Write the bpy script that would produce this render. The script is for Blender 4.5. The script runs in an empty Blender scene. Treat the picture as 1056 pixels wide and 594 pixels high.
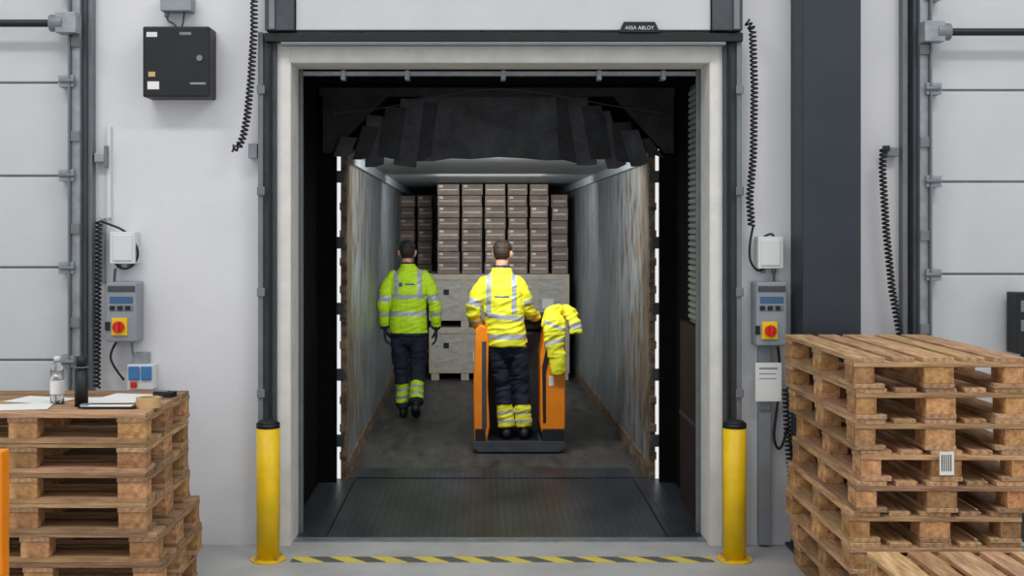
import bpy, bmesh, math, random
import numpy as np
from mathutils import Vector, Matrix, noise
random.seed(7)
S=bpy.context.scene
try: S.view_settings.view_transform='Standard'
except Exception: pass
F=1200.0; VX=500.0; VY=236.0; CH=1.9
def X(px,Y): return (px-VX)*Y/F
def Z(py,Y): return CH-(py-VY)*Y/F
def c(r,g,b):
    f=lambda v:(v/255/12.92 if v/255<=.04045 else ((v/255+.055)/1.055)**2.4)
    return (f(r),f(g),f(b),1)
# ---------------------------------------------------------------- materials
def mat(name,col,rough=.6,metal=0,var=.12,scale=6,bump=0,stretch=(1,1,1),tone=False,col2=None,lo=.35,hi=.65,spec=.4,bscale=None,trans=0,emit=0):
    m=bpy.data.materials.new(name); m.use_nodes=True
    nt=m.node_tree; N=nt.nodes; L=nt.links
    b=N['Principled BSDF']
    b.inputs['Roughness'].default_value=rough; b.inputs['Metallic'].default_value=metal
    b.inputs['Specular IOR Level'].default_value=spec
    b.inputs['Transmission Weight'].default_value=trans
    tc=N.new('ShaderNodeTexCoord'); mp=N.new('ShaderNodeMapping'); mp.inputs['Scale'].default_value=stretch
    L.new(tc.outputs['Object'],mp.inputs['Vector'])
    nz=N.new('ShaderNodeTexNoise'); nz.inputs['Scale'].default_value=scale; nz.inputs['Detail'].default_value=7
    nz.inputs['Roughness'].default_value=.62
    L.new(mp.outputs[0],nz.inputs['Vector'])
    r=N.new('ShaderNodeValToRGB'); L.new(nz.outputs['Fac'],r.inputs['Fac'])
    r.color_ramp.elements[0].position=lo; r.color_ramp.elements[1].position=hi
    a=[max(0,v*(1-var)) for v in col[:3]]+[1]; d=[min(1,v*(1+var)) for v in col[:3]]+[1]
    if col2: a=list(col); d=list(col2)
    r.color_ramp.elements[0].color=a; r.color_ramp.elements[1].color=d
    out=r.outputs['Color']
    if tone:
        at=N.new('ShaderNodeAttribute'); at.attribute_name='tone'
        mx=N.new('ShaderNodeMix'); mx.data_type='RGBA'; mx.blend_type='MULTIPLY'; mx.inputs['Factor'].default_value=1
        L.new(out,mx.inputs['A']); L.new(at.outputs['Color'],mx.inputs['B']); out=mx.outputs['Result']
    L.new(out,b.inputs['Base Color'])
    if bump:
        n2=N.new('ShaderNodeTexNoise'); n2.inputs['Scale'].default_value=bscale or scale*4; n2.inputs['Detail'].default_value=5
        L.new(mp.outputs[0],n2.inputs['Vector'])
        bp=N.new('ShaderNodeBump'); bp.inputs['Strength'].default_value=bump; bp.inputs['Distance'].default_value=.02
        L.new(n2.outputs['Fac'],bp.inputs['Height']); L.new(bp.outputs[0],b.inputs['Normal'])
    return m
M={}
M['wall']=mat('painted_wall',c(218,218,221),.75,var=.03,scale=2,bump=.05,bscale=60)
M['floor']=mat('concrete_floor',c(176,177,176),.45,var=.12,scale=2.5,bump=.04,bscale=50)
M['panel']=mat('door_panel',c(196,199,201),.5,var=.03,scale=3)
M['joint']=mat('panel_joint',c(140,143,146),.6)
M['galv']=mat('galvanised_steel',c(150,156,160),.42,.55,var=.15,scale=14)
M['dgrey']=mat('dark_grey_track',c(72,76,80),.55,.2,var=.15,scale=8)
M['mgrey']=mat('mid_grey_steel',c(118,123,127),.5,.3,var=.1,scale=8)
M['column']=mat('column_paint',c(46,53,61),.5,.1,var=.1,scale=3)
M['frame']=mat('frame_concrete',c(222,220,214),.7,var=.07,scale=7,bump=.1)
M['black']=mat('black_plastic',c(24,25,27),.5,var=.2)
M['rubber']=mat('shelter_fabric',c(15,15,17),.85,var=.3,scale=4,bump=.1,spec=.1)
M['flap']=mat('curtain_flap',c(72,73,76),.6,var=.4,scale=5,bump=.4,spec=.3)
M['flap2']=mat('curtain_flap_dark',c(46,47,50),.6,var=.4,scale=5,bump=.4,spec=.3)
M['white']=mat('white_plastic',c(214,216,216),.45,var=.02)
M['boxgrey']=mat('control_grey',c(140,146,152),.45,var=.05)
M['dblue']=mat('label_blue',c(60,95,130),.5)
M['blue']=mat('socket_blue',c(60,120,170),.45)
M['red']=mat('red_knob',c(200,40,25),.4)
M['yel']=mat('yellow_paint',c(238,196,22),.42,var=.08,scale=10)
M['orange']=mat('orange_paint',c(244,138,14),.38,var=.06,scale=8)
M['paper']=mat('paper',c(228,228,224),.8,var=.03)
M['wood']=mat('pallet_wood_x',c(138,102,74),.75,col2=c(212,174,134),scale=5,stretch=(1,9,9),tone=True,bump=.3,lo=.3,hi=.66)
M['woody']=mat('pallet_wood_y',c(138,102,74),.75,col2=c(212,174,134),scale=5,stretch=(9,1,9),tone=True,bump=.3,lo=.3,hi=.66)
M['block']=mat('pallet_block_wood',c(146,102,66),.8,col2=c(212,164,114),scale=22,tone=True,bump=.3)
M['carton']=mat('carton_board',c(146,130,118),.75,var=.14,scale=9,tone=True)
M['tape']=mat('carton_tape',c(206,198,188),.5,var=.1,tone=True)
M['crate']=mat('crate_plywood',c(162,158,150),.75,col2=c(196,192,184),scale=7,stretch=(1,1,4),bump=.1)
M['batten']=mat('crate_batten',c(188,180,164),.75,var=.12,scale=7)
M['skin']=mat('skin',c(196,142,116),.5,var=.05)
M['hair']=mat('hair_brown',c(52,38,29),.6,var=.3,scale=60,bump=.3)
M['hair2']=mat('hair_dark',c(44,37,33),.6,var=.3,scale=60,bump=.3)
M['lime']=mat('hi_vis_lime',c(188,228,34),.65,var=.05,scale=12,bump=.2,bscale=18)
M['hivis']=mat('hi_vis_yellow',c(236,232,50),.65,var=.05,scale=12,bump=.2,bscale=18)
M['silver']=mat('reflective_band',c(172,178,182),.4,.1,var=.06,scale=20)
M['navy']=mat('navy_cloth',c(28,33,50),.8,var=.2,scale=14,bump=.3,bscale=20)
M['shoe']=mat('work_shoe',c(30,30,33),.55,var=.2)
M['glove']=mat('work_glove',c(44,46,50),.7,var=.2)
M['eye']=mat('eye_white',c(225,222,216),.3,var=.01)
M['lips']=mat('lips',c(160,92,84),.5,var=.03)
M['glass']=mat('clear_plastic',c(235,240,240),.08,var=.01,trans=.9)
M['tan']=mat('parcel_tape',c(196,164,112),.45)
M['rust']=mat('rusty_edge',c(78,58,46),.8,col2=c(150,128,104),scale=9,stretch=(1,1,2),bump=.3)
M['redbrown']=mat('red_brown_panel',c(46,34,33),.7,var=.2)
M['louver']=mat('louver_metal',c(158,172,166),.45,.2,var=.1)
M['roof']=mat('container_roof',c(164,172,176),.5,var=.12,scale=3)
M['fillcase']=mat('fill_light_casing',c(220,222,222),.4,var=.01)  # casing of the added container fill lights

def contwall(name):
    m=mat(name,c(96,104,108),.42,col2=c(160,169,174),scale=3.5,stretch=(1,2.4,.45),bump=.25,lo=.3,hi=.72,bscale=14)
    nt=m.node_tree; N=nt.nodes; L=nt.links; b=N['Principled BSDF']
    src=b.inputs['Base Color'].links[0].from_socket
    tc=N.new('ShaderNodeTexCoord'); nz=N.new('ShaderNodeTexNoise'); nz.inputs['Scale'].default_value=5; nz.inputs['Detail'].default_value=9
    mp=N.new('ShaderNodeMapping'); mp.inputs['Scale'].default_value=(1,1.2,.55)
    L.new(tc.outputs['Object'],mp.inputs['Vector']); L.new(mp.outputs[0],nz.inputs['Vector'])
    sx=N.new('ShaderNodeSeparateXYZ'); L.new(tc.outputs['Object'],sx.inputs[0])
    mr=N.new('ShaderNodeMapRange'); mr.inputs['From Min'].default_value=-5.6; mr.inputs['From Max'].default_value=-3.2; mr.inputs['To Min'].default_value=.19; mr.inputs['To Max'].default_value=-.02
    L.new(sx.outputs['Y'],mr.inputs['Value'])
    ad=N.new('ShaderNodeMath'); L.new(nz.outputs['Fac'],ad.inputs[0]); L.new(mr.outputs[0],ad.inputs[1])
    r=N.new('ShaderNodeValToRGB'); r.color_ramp.elements[0].position=.56; r.color_ramp.elements[1].position=.66
    L.new(ad.outputs[0],r.inputs['Fac'])
    n3=N.new('ShaderNodeTexNoise'); n3.inputs['Scale'].default_value=9; L.new(mp.outputs[0],n3.inputs['Vector'])
    r3=N.new('ShaderNodeValToRGB'); r3.color_ramp.elements[0].color=c(88,72,60); r3.color_ramp.elements[1].color=c(136,124,108); r3.color_ramp.elements[0].position=.35; r3.color_ramp.elements[1].position=.6
    L.new(n3.outputs['Fac'],r3.inputs['Fac'])
    mx=N.new('ShaderNodeMix'); mx.data_type='RGBA'; L.new(r.outputs[0],mx.inputs['Factor']); L.new(src,mx.inputs['A'])
    L.new(r3.outputs[0],mx.inputs['B']); L.new(mx.outputs['Result'],b.inputs['Base Color'])
    return m
M['cwall']=contwall('container_wall_paint')
M['cfloor']=mat('container_floor',c(48,47,46),.5,col2=c(100,97,93),scale=4,stretch=(2.4,.6,1),bump=.2,lo=.3,hi=.78)
def tread():
    m=mat('tread_plate',c(50,54,60),.4,.4,col2=c(100,106,114),scale=1.6,lo=.3,hi=.75,stretch=(1.8,.8,1))
    nt=m.node_tree; N=nt.nodes; L=nt.links; b=N['Principled BSDF']
    src=b.inputs['Base Color'].links[0].from_socket
    tc=N.new('ShaderNodeTexCoord'); mp=N.new('ShaderNodeMapping'); mp.inputs['Rotation'].default_value=(0,0,math.radians(45)); mp.inputs['Scale'].default_value=(30,30,30)
    L.new(tc.outputs['Object'],mp.inputs['Vector'])
    ck=N.new('ShaderNodeTexChecker'); ck.inputs['Scale'].default_value=1
    L.new(mp.outputs[0],ck.inputs['Vector'])
    mx=N.new('ShaderNodeMix'); mx.data_type='RGBA'; mx.blend_type='MULTIPLY'
    ml=N.new('ShaderNodeMath'); ml.operation='MULTIPLY'; L.new(ck.outputs['Fac'],ml.inputs[0]); ml.inputs[1].default_value=.5
    L.new(ml.outputs[0],mx.inputs['Factor']); L.new(src,mx.inputs['A']); mx.inputs['B'].default_value=(.35,.35,.36,1)
    L.new(mx.outputs['Result'],b.inputs['Base Color'])
    bp=N.new('ShaderNodeBump'); bp.inputs['Strength'].default_value=.7; bp.inputs['Distance'].default_value=.005
    L.new(ck.outputs['Fac'],bp.inputs['Height']); L.new(bp.outputs[0],b.inputs['Normal'])
    return m
M['tread']=tread()
def hazard():
    m=bpy.data.materials.new('hazard_tape'); m.use_nodes=True; nt=m.node_tree; N=nt.nodes; L=nt.links; b=N['Principled BSDF']
    tc=N.new('ShaderNodeTexCoord'); sx=N.new('ShaderNodeSeparateXYZ'); L.new(tc.outputs['Object'],sx.inputs[0])
    ad=N.new('ShaderNodeMath'); ad.operation='MULTIPLY_ADD'; L.new(sx.outputs['Y'],ad.inputs[0]); ad.inputs[1].default_value=1.0; L.new(sx.outputs['X'],ad.inputs[2])
    mu=N.new('ShaderNodeMath'); mu.operation='MULTIPLY'; L.new(ad.outputs[0],mu.inputs[0]); mu.inputs[1].default_value=4.2
    fr=N.new('ShaderNodeMath'); fr.operation='FRACT'; L.new(mu.outputs[0],fr.inputs[0])
    gt=N.new('ShaderNodeMath'); gt.operation='GREATER_THAN'; L.new(fr.outputs[0],gt.inputs[0]); gt.inputs[1].default_value=.5
    mx=N.new('ShaderNodeMix'); mx.data_type='RGBA'; L.new(gt.outputs[0],mx.inputs['Factor'])
    mx.inputs['A'].default_value=c(220,200,80); mx.inputs['B'].default_value=c(92,92,88)
    L.new(mx.outputs['Result'],b.inputs['Base Color']); b.inputs['Roughness'].default_value=.6
    return m
M['hazard']=hazard()
# ---------------------------------------------------------------- builders
def setparent(o,parent):
    o.parent=parent; o.matrix_parent_inverse=Matrix.Translation(parent.location).inverted()
def group(name,loc):
    e=bpy.data.objects.new(name,None); e.location=loc; e.empty_display_size=.1; S.collection.objects.link(e); return e
class B:
    def __init__(s,name):
        s.name=name; s.bm=bmesh.new(); s.m=[]; s.tl=s.bm.loops.layers.float_color.new('tone'); s.smooth=False
    def mi(s,k):
        if k not in s.m: s.m.append(k)
        return s.m.index(k)
    def _f(s,fs,k,t=1):
        i=s.mi(k)
        for f in fs:
            f.material_index=i
            for l in f.loops: l[s.tl]=(t,t,t,1) if not isinstance(t,tuple) else (*t,1)
    def box(s,x0,x1,y0,y1,z0,z1,k,t=1,rot=0,piv=None):
        if x0>x1:x0,x1=x1,x0
        if z0>z1:z0,z1=z1,z0
        v=[s.bm.verts.new(p) for p in [(x0,y0,z0),(x1,y0,z0),(x1,y1,z0),(x0,y1,z0),(x0,y0,z1),(x1,y0,z1),(x1,y1,z1),(x0,y1,z1)]]
        if rot:
            bmesh.ops.rotate(s.bm,verts=v,cent=piv or ((x0+x1)/2,(y0+y1)/2,0),matrix=Matrix.Rotation(rot,3,'Z'))
        fs=[s.bm.faces.new([v[i] for i in q]) for q in [(3,2,1,0),(4,5,6,7),(0,1,5,4),(1,2,6,5),(2,3,7,6),(3,0,4,7)]]
        s._f(fs,k,t); return s
    def pbox(s,px0,px1,py0,py1,Y,d,k,t=1):   # front face at depth Y
        return s.box(X(px0,Y),X(px1,Y),Y,Y+d,Z(py1,Y),Z(py0,Y),k,t)
    def prism(s,pts,y0,y1,k,t=1):  # pts XZ
        a=[s.bm.verts.new((p[0],y0,p[1])) for p in pts]; b=[s.bm.verts.new((p[0],y1,p[1])) for p in pts]
        n=len(pts); fs=[s.bm.faces.new(a),s.bm.faces.new(b[::-1])]
        for i in range(n): fs.append(s.bm.faces.new([a[(i+1)%n],a[i],b[i],b[(i+1)%n]]))
        bmesh.ops.recalc_face_normals(s.bm,faces=fs); s._f(fs,k,t); return s
    def cyl(s,p0,p1,r,k,seg=20,r2=None,t=1,caps=True):
        p0=Vector(p0);p1=Vector(p1); d=(p1-p0).normalized(); ref=Vector((0,0,1)) if abs(d.z)<.9 else Vector((1,0,0))
        u=d.cross(ref).normalized(); w=d.cross(u); r2=r if r2 is None else r2
        a=[];b=[]
        for i in range(seg):
            q=2*math.pi*i/seg; o=u*math.cos(q)+w*math.sin(q)
            a.append(s.bm.verts.new(p0+o*r)); b.append(s.bm.verts.new(p1+o*r2))
        fs=[]
        if caps: fs=[s.bm.faces.new(a[::-1]),s.bm.faces.new(b)]
        sd=[s.bm.faces.new([a[i],a[(i+1)%seg],b[(i+1)%seg],b[i]]) for i in range(seg)]
        for f in sd: f.smooth=True
        bmesh.ops.recalc_face_normals(s.bm,faces=fs+sd)
        s._f(fs+sd,k,t); return s
    def done(s,bevel=0,parent=None,seg=2):
        me=bpy.data.meshes.new(s.name); 
        vs=[v.co for v in s.bm.verts]
        mn=Vector([min(v[i] for v in vs) for i in range(3)]); mx=Vector([max(v[i] for v in vs) for i in range(3)]); ctr=(mn+mx)/2
        bmesh.ops.translate(s.bm,verts=s.bm.verts,vec=-ctr)
        s.bm.to_mesh(me); s.bm.free()
        for k in s.m: me.materials.append(M[k])
        o=bpy.data.objects.new(s.name,me); o.location=ctr; S.collection.objects.link(o)
        if bevel:
            b=o.modifiers.new('bevel','BEVEL'); b.width=bevel; b.segments=seg; b.limit_method='ANGLE'; b.angle_limit=math.radians(40); b.harden_normals=False
        if parent: setparent(o,parent)
        return o
def curve(name,pts,r,k,parent=None,smooth=True):
    cu=bpy.data.curves.new(name,'CURVE'); cu.dimensions='3D'; cu.bevel_depth=r; cu.bevel_resolution=3
    o0=Vector(pts[0])
    if smooth:
        sp=cu.splines.new('NURBS'); sp.points.add(len(pts)-1); sp.order_u=3; sp.use_endpoint_u=True
    else:
        sp=cu.splines.new('POLY'); sp.points.add(len(pts)-1)
    for i,p in enumerate(pts): sp.points[i].co=(*(Vector(p)-o0),1)
    cu.materials.append(M[k]); cu.use_fill_caps=True
    o=bpy.data.objects.new(name,cu); o.location=o0; S.collection.objects.link(o)
    if parent: setparent(o,parent)
    return o
def coil(name,path,R,r,turns,k='black',parent=None):
    path=[Vector(p) for p in path]; seg=[(path[i+1]-path[i]).length for i in range(len(path)-1)]; T=sum(seg)
    turns=int(T/.025); n=turns*10; pts=[]
    for i in range(n+1):
        s=T*i/n; j=0
        while j<len(seg)-1 and s>seg[j]: s-=seg[j]; j+=1
        p=path[j].lerp(path[j+1],min(1,s/seg[j])); d=(path[j+1]-path[j]).normalized()
        u=d.cross(Vector((0,1,0))).normalized(); w=d.cross(u); a=2*math.pi*i/10
        pts.append(p+u*math.cos(a)*R+w*math.sin(a)*R)
    return curve(name,pts,r,k,parent,False)
# ---------------------------------------------------------------- room shell
W=7.0
OL,OR,OT=-1.167,1.351,2.9
b=B('floor'); b.box(-8,8,-4,7.14,-.2,0,'floor'); b.done()
b=B('wall_back')
b.box(-8,OL,W,7.25,0,6,'wall'); b.box(OR,8,W,7.25,0,6,'wall'); b.box(OL,OR,W,7.25,OT,6,'wall'); b.done()
b=B('trim_1'); # light door surround
b.box(OL-.085,OL,6.965,7.0,0,OT+.11,'frame'); b.box(OR,OR+.085,6.965,7.0,0,OT+.11,'frame'); b.box(OL,OR,6.965,7.0,OT,OT+.11,'frame')
b.box(OL,OL+.006,6.965,7.25,0,OT,'frame'); b.box(OR-.006,OR,6.965,7.25,0,OT,'frame'); b.box(OL+.006,OR-.006,6.965,7.25,OT-.006,OT,'frame')
b.done(.003)
b=B('hazard_floor_tape'); b.box(-1.11,1.31,6.63,6.735,0,.003,'hazard'); b.done()
b=B('trim_2'); b.box(OL,OR,7.05,7.14,0,.008,'galv'); b.done()

# centre overhead door (raised) with its tracks
g=group('door_2',(0.1,6.9,3.1))
b=B('raised_panel'); Yd=6.88
b.box(X(305,Yd),X(733,Yd),Yd,Yd+.07,Z(31,Yd),3.62,'panel'); b.box(X(305,Yd),X(733,Yd),Yd,Yd+.07,3.63,4.2,'panel'); b.done(.006,g)
b=B('bottom_seal'); b.box(X(273,Yd),X(766,Yd),Yd-.01,Yd+.07,Z(43,Yd),Z(34,Yd),'black'); b.box(X(290,Yd),X(748,Yd),Yd-.02,Yd+.03,Z(47,Yd),Z(43.5,Yd),'mgrey'); b.done(.004,g)
b=B('name_plate'); 
b.prism([(X(638,Yd),Z(34,Yd)),(X(680,Yd),Z(34,Yd)),(X(675,Yd),Z(23,Yd)),(X(643,Yd),Z(23,Yd))],Yd-.022,Yd-.001,'black'); b.done(.003,g)
t=bpy.data.curves.new('plate_text','FONT'); t.body='ASSA ABLOY'; t.size=.030; t.align_x='CENTER'; t.extrude=.0008; t.materials.append(M['white'])
to=bpy.data.objects.new('plate_text',t); to.location=(X(659,Yd),Yd-.0235,Z(31,Yd)); to.rotation_euler=(math.pi/2,0,0); S.collection.objects.link(to); to.parent=g; to.matrix_parent_inverse=Matrix.Translation(g.location).inverted()
b=B('head_brackets'); b.box(X(273,6.85),X(303,6.85),6.85,6.96,Z(31,6.85),4.2,'dgrey'); b.box(X(735,6.85),X(766,6.85),6.85,6.96,Z(31,6.85),4.2,'dgrey')
b.box(X(277,6.83),X(283,6.83),6.83,6.86,Z(30,6.83),4.2,'mgrey'); b.box(X(757,6.83),X(763,6.83),6.83,6.86,Z(30,6.83),4.2,'mgrey'); b.done(.004,g)
b=B('side_tracks')
for (a0,a1,a2) in ((266,271,285),(765,760,746)):
    b.box(X(a0,6.9),X(a1,6.9),6.9,6.998,0,Z(33,6.9),'mgrey'); b.box(X(a1,6.93),X(a2,6.93),6.93,6.965,0,Z(44,6.93),'dgrey')
    m0=(a1+a2)/2; b.box(X(m0-1.5,6.9),X(m0+1.5,6.9),6.905,6.93,.02,Z(44,6.9),'black')
    for zz in (.3,.9,1.5,2.1,2.7): b.box(X(min(a0,a1)-1,6.89),X(max(a0,a1)+2,6.89),6.885,6.9,zz,zz+.05,'mgrey')
b.done(.003,g)

# side sectional doors
def sect(name,x0,x1,tx,sgn,joints,bary,cx0,cx1):
    g=group(name,((x0+x1)/2,6.96,1.9))
    b=B('door_panels')
    js=joints
    for i in range(len(js)-1):
        b.box(x0,x1,6.93,6.99,js[i]+.006,js[i+1]-.006,'panel')
        b.box(x0,x1,6.945,6.99,js[i]-.006,js[i]+.006,'joint')
    b.done(.006,g)
    b=B('track'); 
    b.box(tx,tx+sgn*.05,6.86,6.92,0,4.3,'galv'); b.box(tx-sgn*.012,tx,6.83,6.99,0,4.3,'mgrey'); b.box(tx+sgn*.052,tx+sgn*.075,6.9,6.99,0,4.3,'dgrey')
    b.box(cx0,cx1,6.93,6.995,0,4.3,'mgrey')
    b.done(.003,g)
    b=B('hinges')
    for z in js[1:-1]:
        b.box(tx-sgn*.07,tx+sgn*.02,6.84,6.93,z-.035,z+.035,'galv'); b.cyl((tx-sgn*.06,6.83,z),(tx+sgn*.03,6.83,z),.012,'mgrey')
        b.box(tx,tx+sgn*.055,6.84,6.86,z+.2,z+.26,'mgrey')
    b.done(.003,g)
    b=B('spring_shaft'); zb=Z(bary,6.8); b.cyl((x0+.0,6.8,zb),(x1,6.8,zb),.022,'black'); b.box(tx-.06,tx+.06,6.76,6.86,zb-.06,zb+.06,'galv'); b.cyl((tx-sgn*.1,6.8,zb),(tx-sgn*.02,6.8,zb),.05,'mgrey'); b.done(.003,g)
    return g
jl=[.0,.57,1.118,1.67,2.215,2.77,3.32,3.87]
sect('door_1',-5.3,X(72,6.93),X(76,6.9),1,jl,24,X(89,6.93),X(95,6.93))
jr=[.0,.53,1.08,1.63,2.18,2.725,3.28,3.83]
sect('door_3',X(958,6.93),5.5,X(955,6.9),-1,jr,33,X(931,6.93),X(936,6.93))
# steel column
b=B('steel_column'); b.box(X(828,6.72),X(888,6.72),6.72,6.74,0,5.9,'column'); b.box(X(828,6.72),X(888,6.72),6.97,6.99,0,5.9,'column'); b.box(X(856,6.72),X(860,6.72),6.74,6.97,0,5.9,'column')
b.box(X(828,6.72),X(831,6.72),6.74,6.97,0,5.9,'column')
b.box(X(822,6.72),X(894,6.72),6.66,6.995,0,.02,'column'); b.done(.004)

# bollards
for px in (276.5,757.5):
    b=B('yellow_bollard'); x=X(px,6.68); y=6.68
    b.cyl((x,y,.012),(x,y,.785),.066,'yel',28); b.cyl((x,y,.785),(x,y,.80),.066,'black',28,r2=.05); b.cyl((x,y,0),(x,y,.012),.1,'yel',28)
    b.cyl((x,y,.76),(x,y,.785),.0675,'black',28)
    for a in range(4):
        q=a*math.pi/2+.78; b.cyl((x+.084*math.cos(q),y+.084*math.sin(q),.012),(x+.084*math.cos(q),y+.084*math.sin(q),.022),.009,'galv',8)
    b.done()

# ---------------------------------------------------------------- wall electrics
def ctrl(name,x0,x1,y0,y1,mirror=1):
    g=group(name,(X((x0+x1)/2,6.85),6.9,Z((y0+y1)/2,6.85)))
    Y=6.85; b=B('case'); b.pbox(x0,x1,y0,y1,Y,.148,'boxgrey'); b.done(.012,g,3)
    b=B('front_face'); b.pbox(x0+2,x1-2,y0+4,y0+10,Y-.004,.006,'dgrey'); b.pbox(x0+4,x1-4,y0+15,y0+22,Y-.003,.004,'dblue')
    b.pbox(x0+4,x1-4,y0+24,y0+30,Y-.003,.004,'mgrey')
    for i in range(3): b.pbox(x0+4+i*8,x0+9+i*8,y0+24.5,y0+29,Y-.008,.006,'black')
    b.done(.001,g)
    b=B('main_switch'); cx=(x0+x1)/2-2; b.pbox(cx-8,cx+8,y1-25,y1-7,Y-.01,.012,'yel'); 
    xx=X(cx,Y);zz=Z(y1-16,Y); b.cyl((xx,Y-.03,zz),(xx,Y-.008,zz),.034,'red'); b.box(xx-.009,xx+.009,Y-.05,Y-.028,zz-.032,zz+.032,'red'); b.pbox(cx-15,cx-10,y1-21,y1-12,Y-.008,.01,'black')
    b.done(.002,g)
    return g
ctrl('control_box',109,141,291,353)
ctrl('control_box',780,812,291,357)
for (x0,x1,y0,y1) in ((113,139,239,272),(782,808,244,277)):
    b=B('junction_box'); Y=6.9; b.pbox(x0,x1,y0,y1,Y,.098,'white'); b.pbox(x0+3,x1-3,y0+3,y1-3,Y-.008,.01,'white')
    for i in range(2): xx=X(x0+7+i*11,Y); b.cyl((xx,Y+.05,Z(y1,Y)),(xx,Y+.05,Z(y1+5,Y)),.014,'mgrey')
    b.done(.006)
def pp(x,y,Y=6.93): return (X(x,Y),Y,Z(y,Y))
curve('power_cable',[pp(104,228),pp(112,231),pp(130,238),pp(143,255),pp(141,272),pp(125,280),pp(118,270)],.007,'black')
curve('power_cable',[pp(119,277),pp(118,284),pp(118,292)],.008,'dgrey')
curve('power_cable',[pp(777,232),pp(770,262),pp(780,281),pp(790,276),pp(800,243),pp(792,240),pp(781,250)],.007,'black')
curve('power_cable',[pp(798,281),pp(798,292)],.008,'dgrey')
curve('power_cable',[pp(802,357),pp(806,385),pp(800,430),pp(797,455),pp(806,468),pp(812,440)],.008,'black')
curve('power_cable',[pp(120,353),pp(112,365),pp(118,380),pp(128,392)],.007,'black')
curve('power_cable',[pp(136,353),pp(137,366)],.007,'mgrey')
coil('coiled_cable',[(X(262,6.86),6.86,4.2),pp(262,30,6.86),pp(259,80,6.86),pp(255,120,6.86),pp(251,140,6.86),pp(246,152,6.86),pp(239,153,6.86)],.018,.006,90)
coil('coiled_cable',[pp(770,22,6.86),pp(776,30,6.86),pp(778,90,6.86),pp(777,160,6.86),pp(773,205,6.86),pp(775,233,6.86)],.018,.006,80)
coil('coiled_cable',[pp(911,153,6.88),pp(910,175,6.88),pp(914,240,6.88),pp(920,300,6.88),pp(929,350,6.88),pp(931,372,6.88)],.018,.006,80)
coil('coiled_cable',[pp(102,228,6.9),pp(101,300,6.9),pp(100,400,6.9)],.016,.006,60)
coil('coiled_cable',[pp(810,400,6.9),pp(812,450,6.9),pp(817,500,6.9),pp(822,545,6.9)],.018,.006,60)
b=B('wall_conduit'); b.pbox(103,107,225,292,6.95,.048,'galv'); b.pbox(110,114,130,225,6.97,.028,'white'); b.done(.003)
b=B('wall_conduit'); b.pbox(783,795,357,562,6.94,.058,'boxgrey'); b.pbox(783,795,420,424,6.93,.01,'mgrey'); b.done(.003)
b=B('wall_sensor'); b.pbox(97,107,158,167,6.93,.068,'galv'); b.pbox(107,110,150,173,6.93,.038,'mgrey'); b.done(.003)
b=B('wall_sensor'); b.pbox(915,927,152,161,6.93,.068,'mgrey'); b.pbox(912,918,150,156,6.9,.04,'black'); b.done(.003)
b=B('wall_sensor'); b.pbox(256,265,148,163,6.93,.068,'boxgrey'); b.done(.003)
b=B('paper_tag'); b.pbox(779,806,374,414,6.915,.004,'paper'); b.pbox(783,802,379,381,6.914,.002,'boxgrey'); b.pbox(783,800,385,386,6.914,.002,'boxgrey'); b.pbox(783,801,390,391,6.914,.002,'boxgrey'); b.box(X(791,6.92),X(794,6.92),6.919,6.99,Z(378,6.92),Z(375,6.92),'mgrey'); b.done()
b=B('socket_box'); b.pbox(131,158,376,402,6.9,.098,'white'); b.pbox(132,143,378,392,6.885,.016,'blue'); b.pbox(145,156,378,392,6.885,.016,'blue'); b.pbox(134,141,394,400,6.89,.012,'red'); b.pbox(137,152,364,376,6.93,.068,'boxgrey'); b.done(.005)
# black cabinet
g=group('black_wall_cabinet',(X(181,6.82),6.9,Z(63,6.82)))
b=B('case'); b.pbox(147,216,27,100,6.82,.178,'black'); b.done(.01,g)
b=B('stickers'); b.pbox(151,162,33,38,6.818,.003,'white'); b.pbox(185,197,33,36,6.818,.003,'mgrey'); b.pbox(152,164,84,92,6.818,.003,'paper'); b.pbox(153,160,74,79,6.818,.003,'tan'); b.pbox(196,212,85,87,6.818,.003,'boxgrey')
b.cyl((X(206,6.82),6.81,Z(60,6.82)),(X(206,6.82),6.822,Z(60,6.82)),.018,'mgrey'); b.done(0,g)
b=B('junction_box'); b.pbox(165,197,-6,11,6.9,.098,'boxgrey'); b.cyl(pp(172,11,6.95),pp(172,18,6.95),.014,'mgrey'); b.done(.006)
curve('power_cable',[pp(172,14,6.95),pp(172,22,6.95),pp(180,24,6.95),pp(183,30,6.95)],.006,'dgrey')
curve('power_cable',[pp(190,9,6.95),pp(190,20,6.95),pp(187,30,6.95)],.006,'dgrey')
b=B('push_button_panel'); b.pbox(1049,1070,302,365,6.75,.14,'black'); b.pbox(1053,1066,310,322,6.745,.01,'mgrey'); b.pbox(1053,1066,330,342,6.745,.01,'mgrey'); b.pbox(1056,1064,365,560,6.8,.05,'dgrey'); b.done(.004)
# left front orange guard
b=B('orange_guard_post'); y=4.85; b.box(X(-18,y),X(2,y),y,y+.08,0,Z(466,y),'orange'); b.box(X(-24,y),X(6,y),y-.03,y+.11,0,.012,'orange'); b.box(X(-60,y),X(-18,y),y+.01,y+.07,.5,.6,'orange'); b.box(X(-82,y),X(-60,y),y,y+.08,0,Z(466,y),'orange'); b.done(.006)

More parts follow.
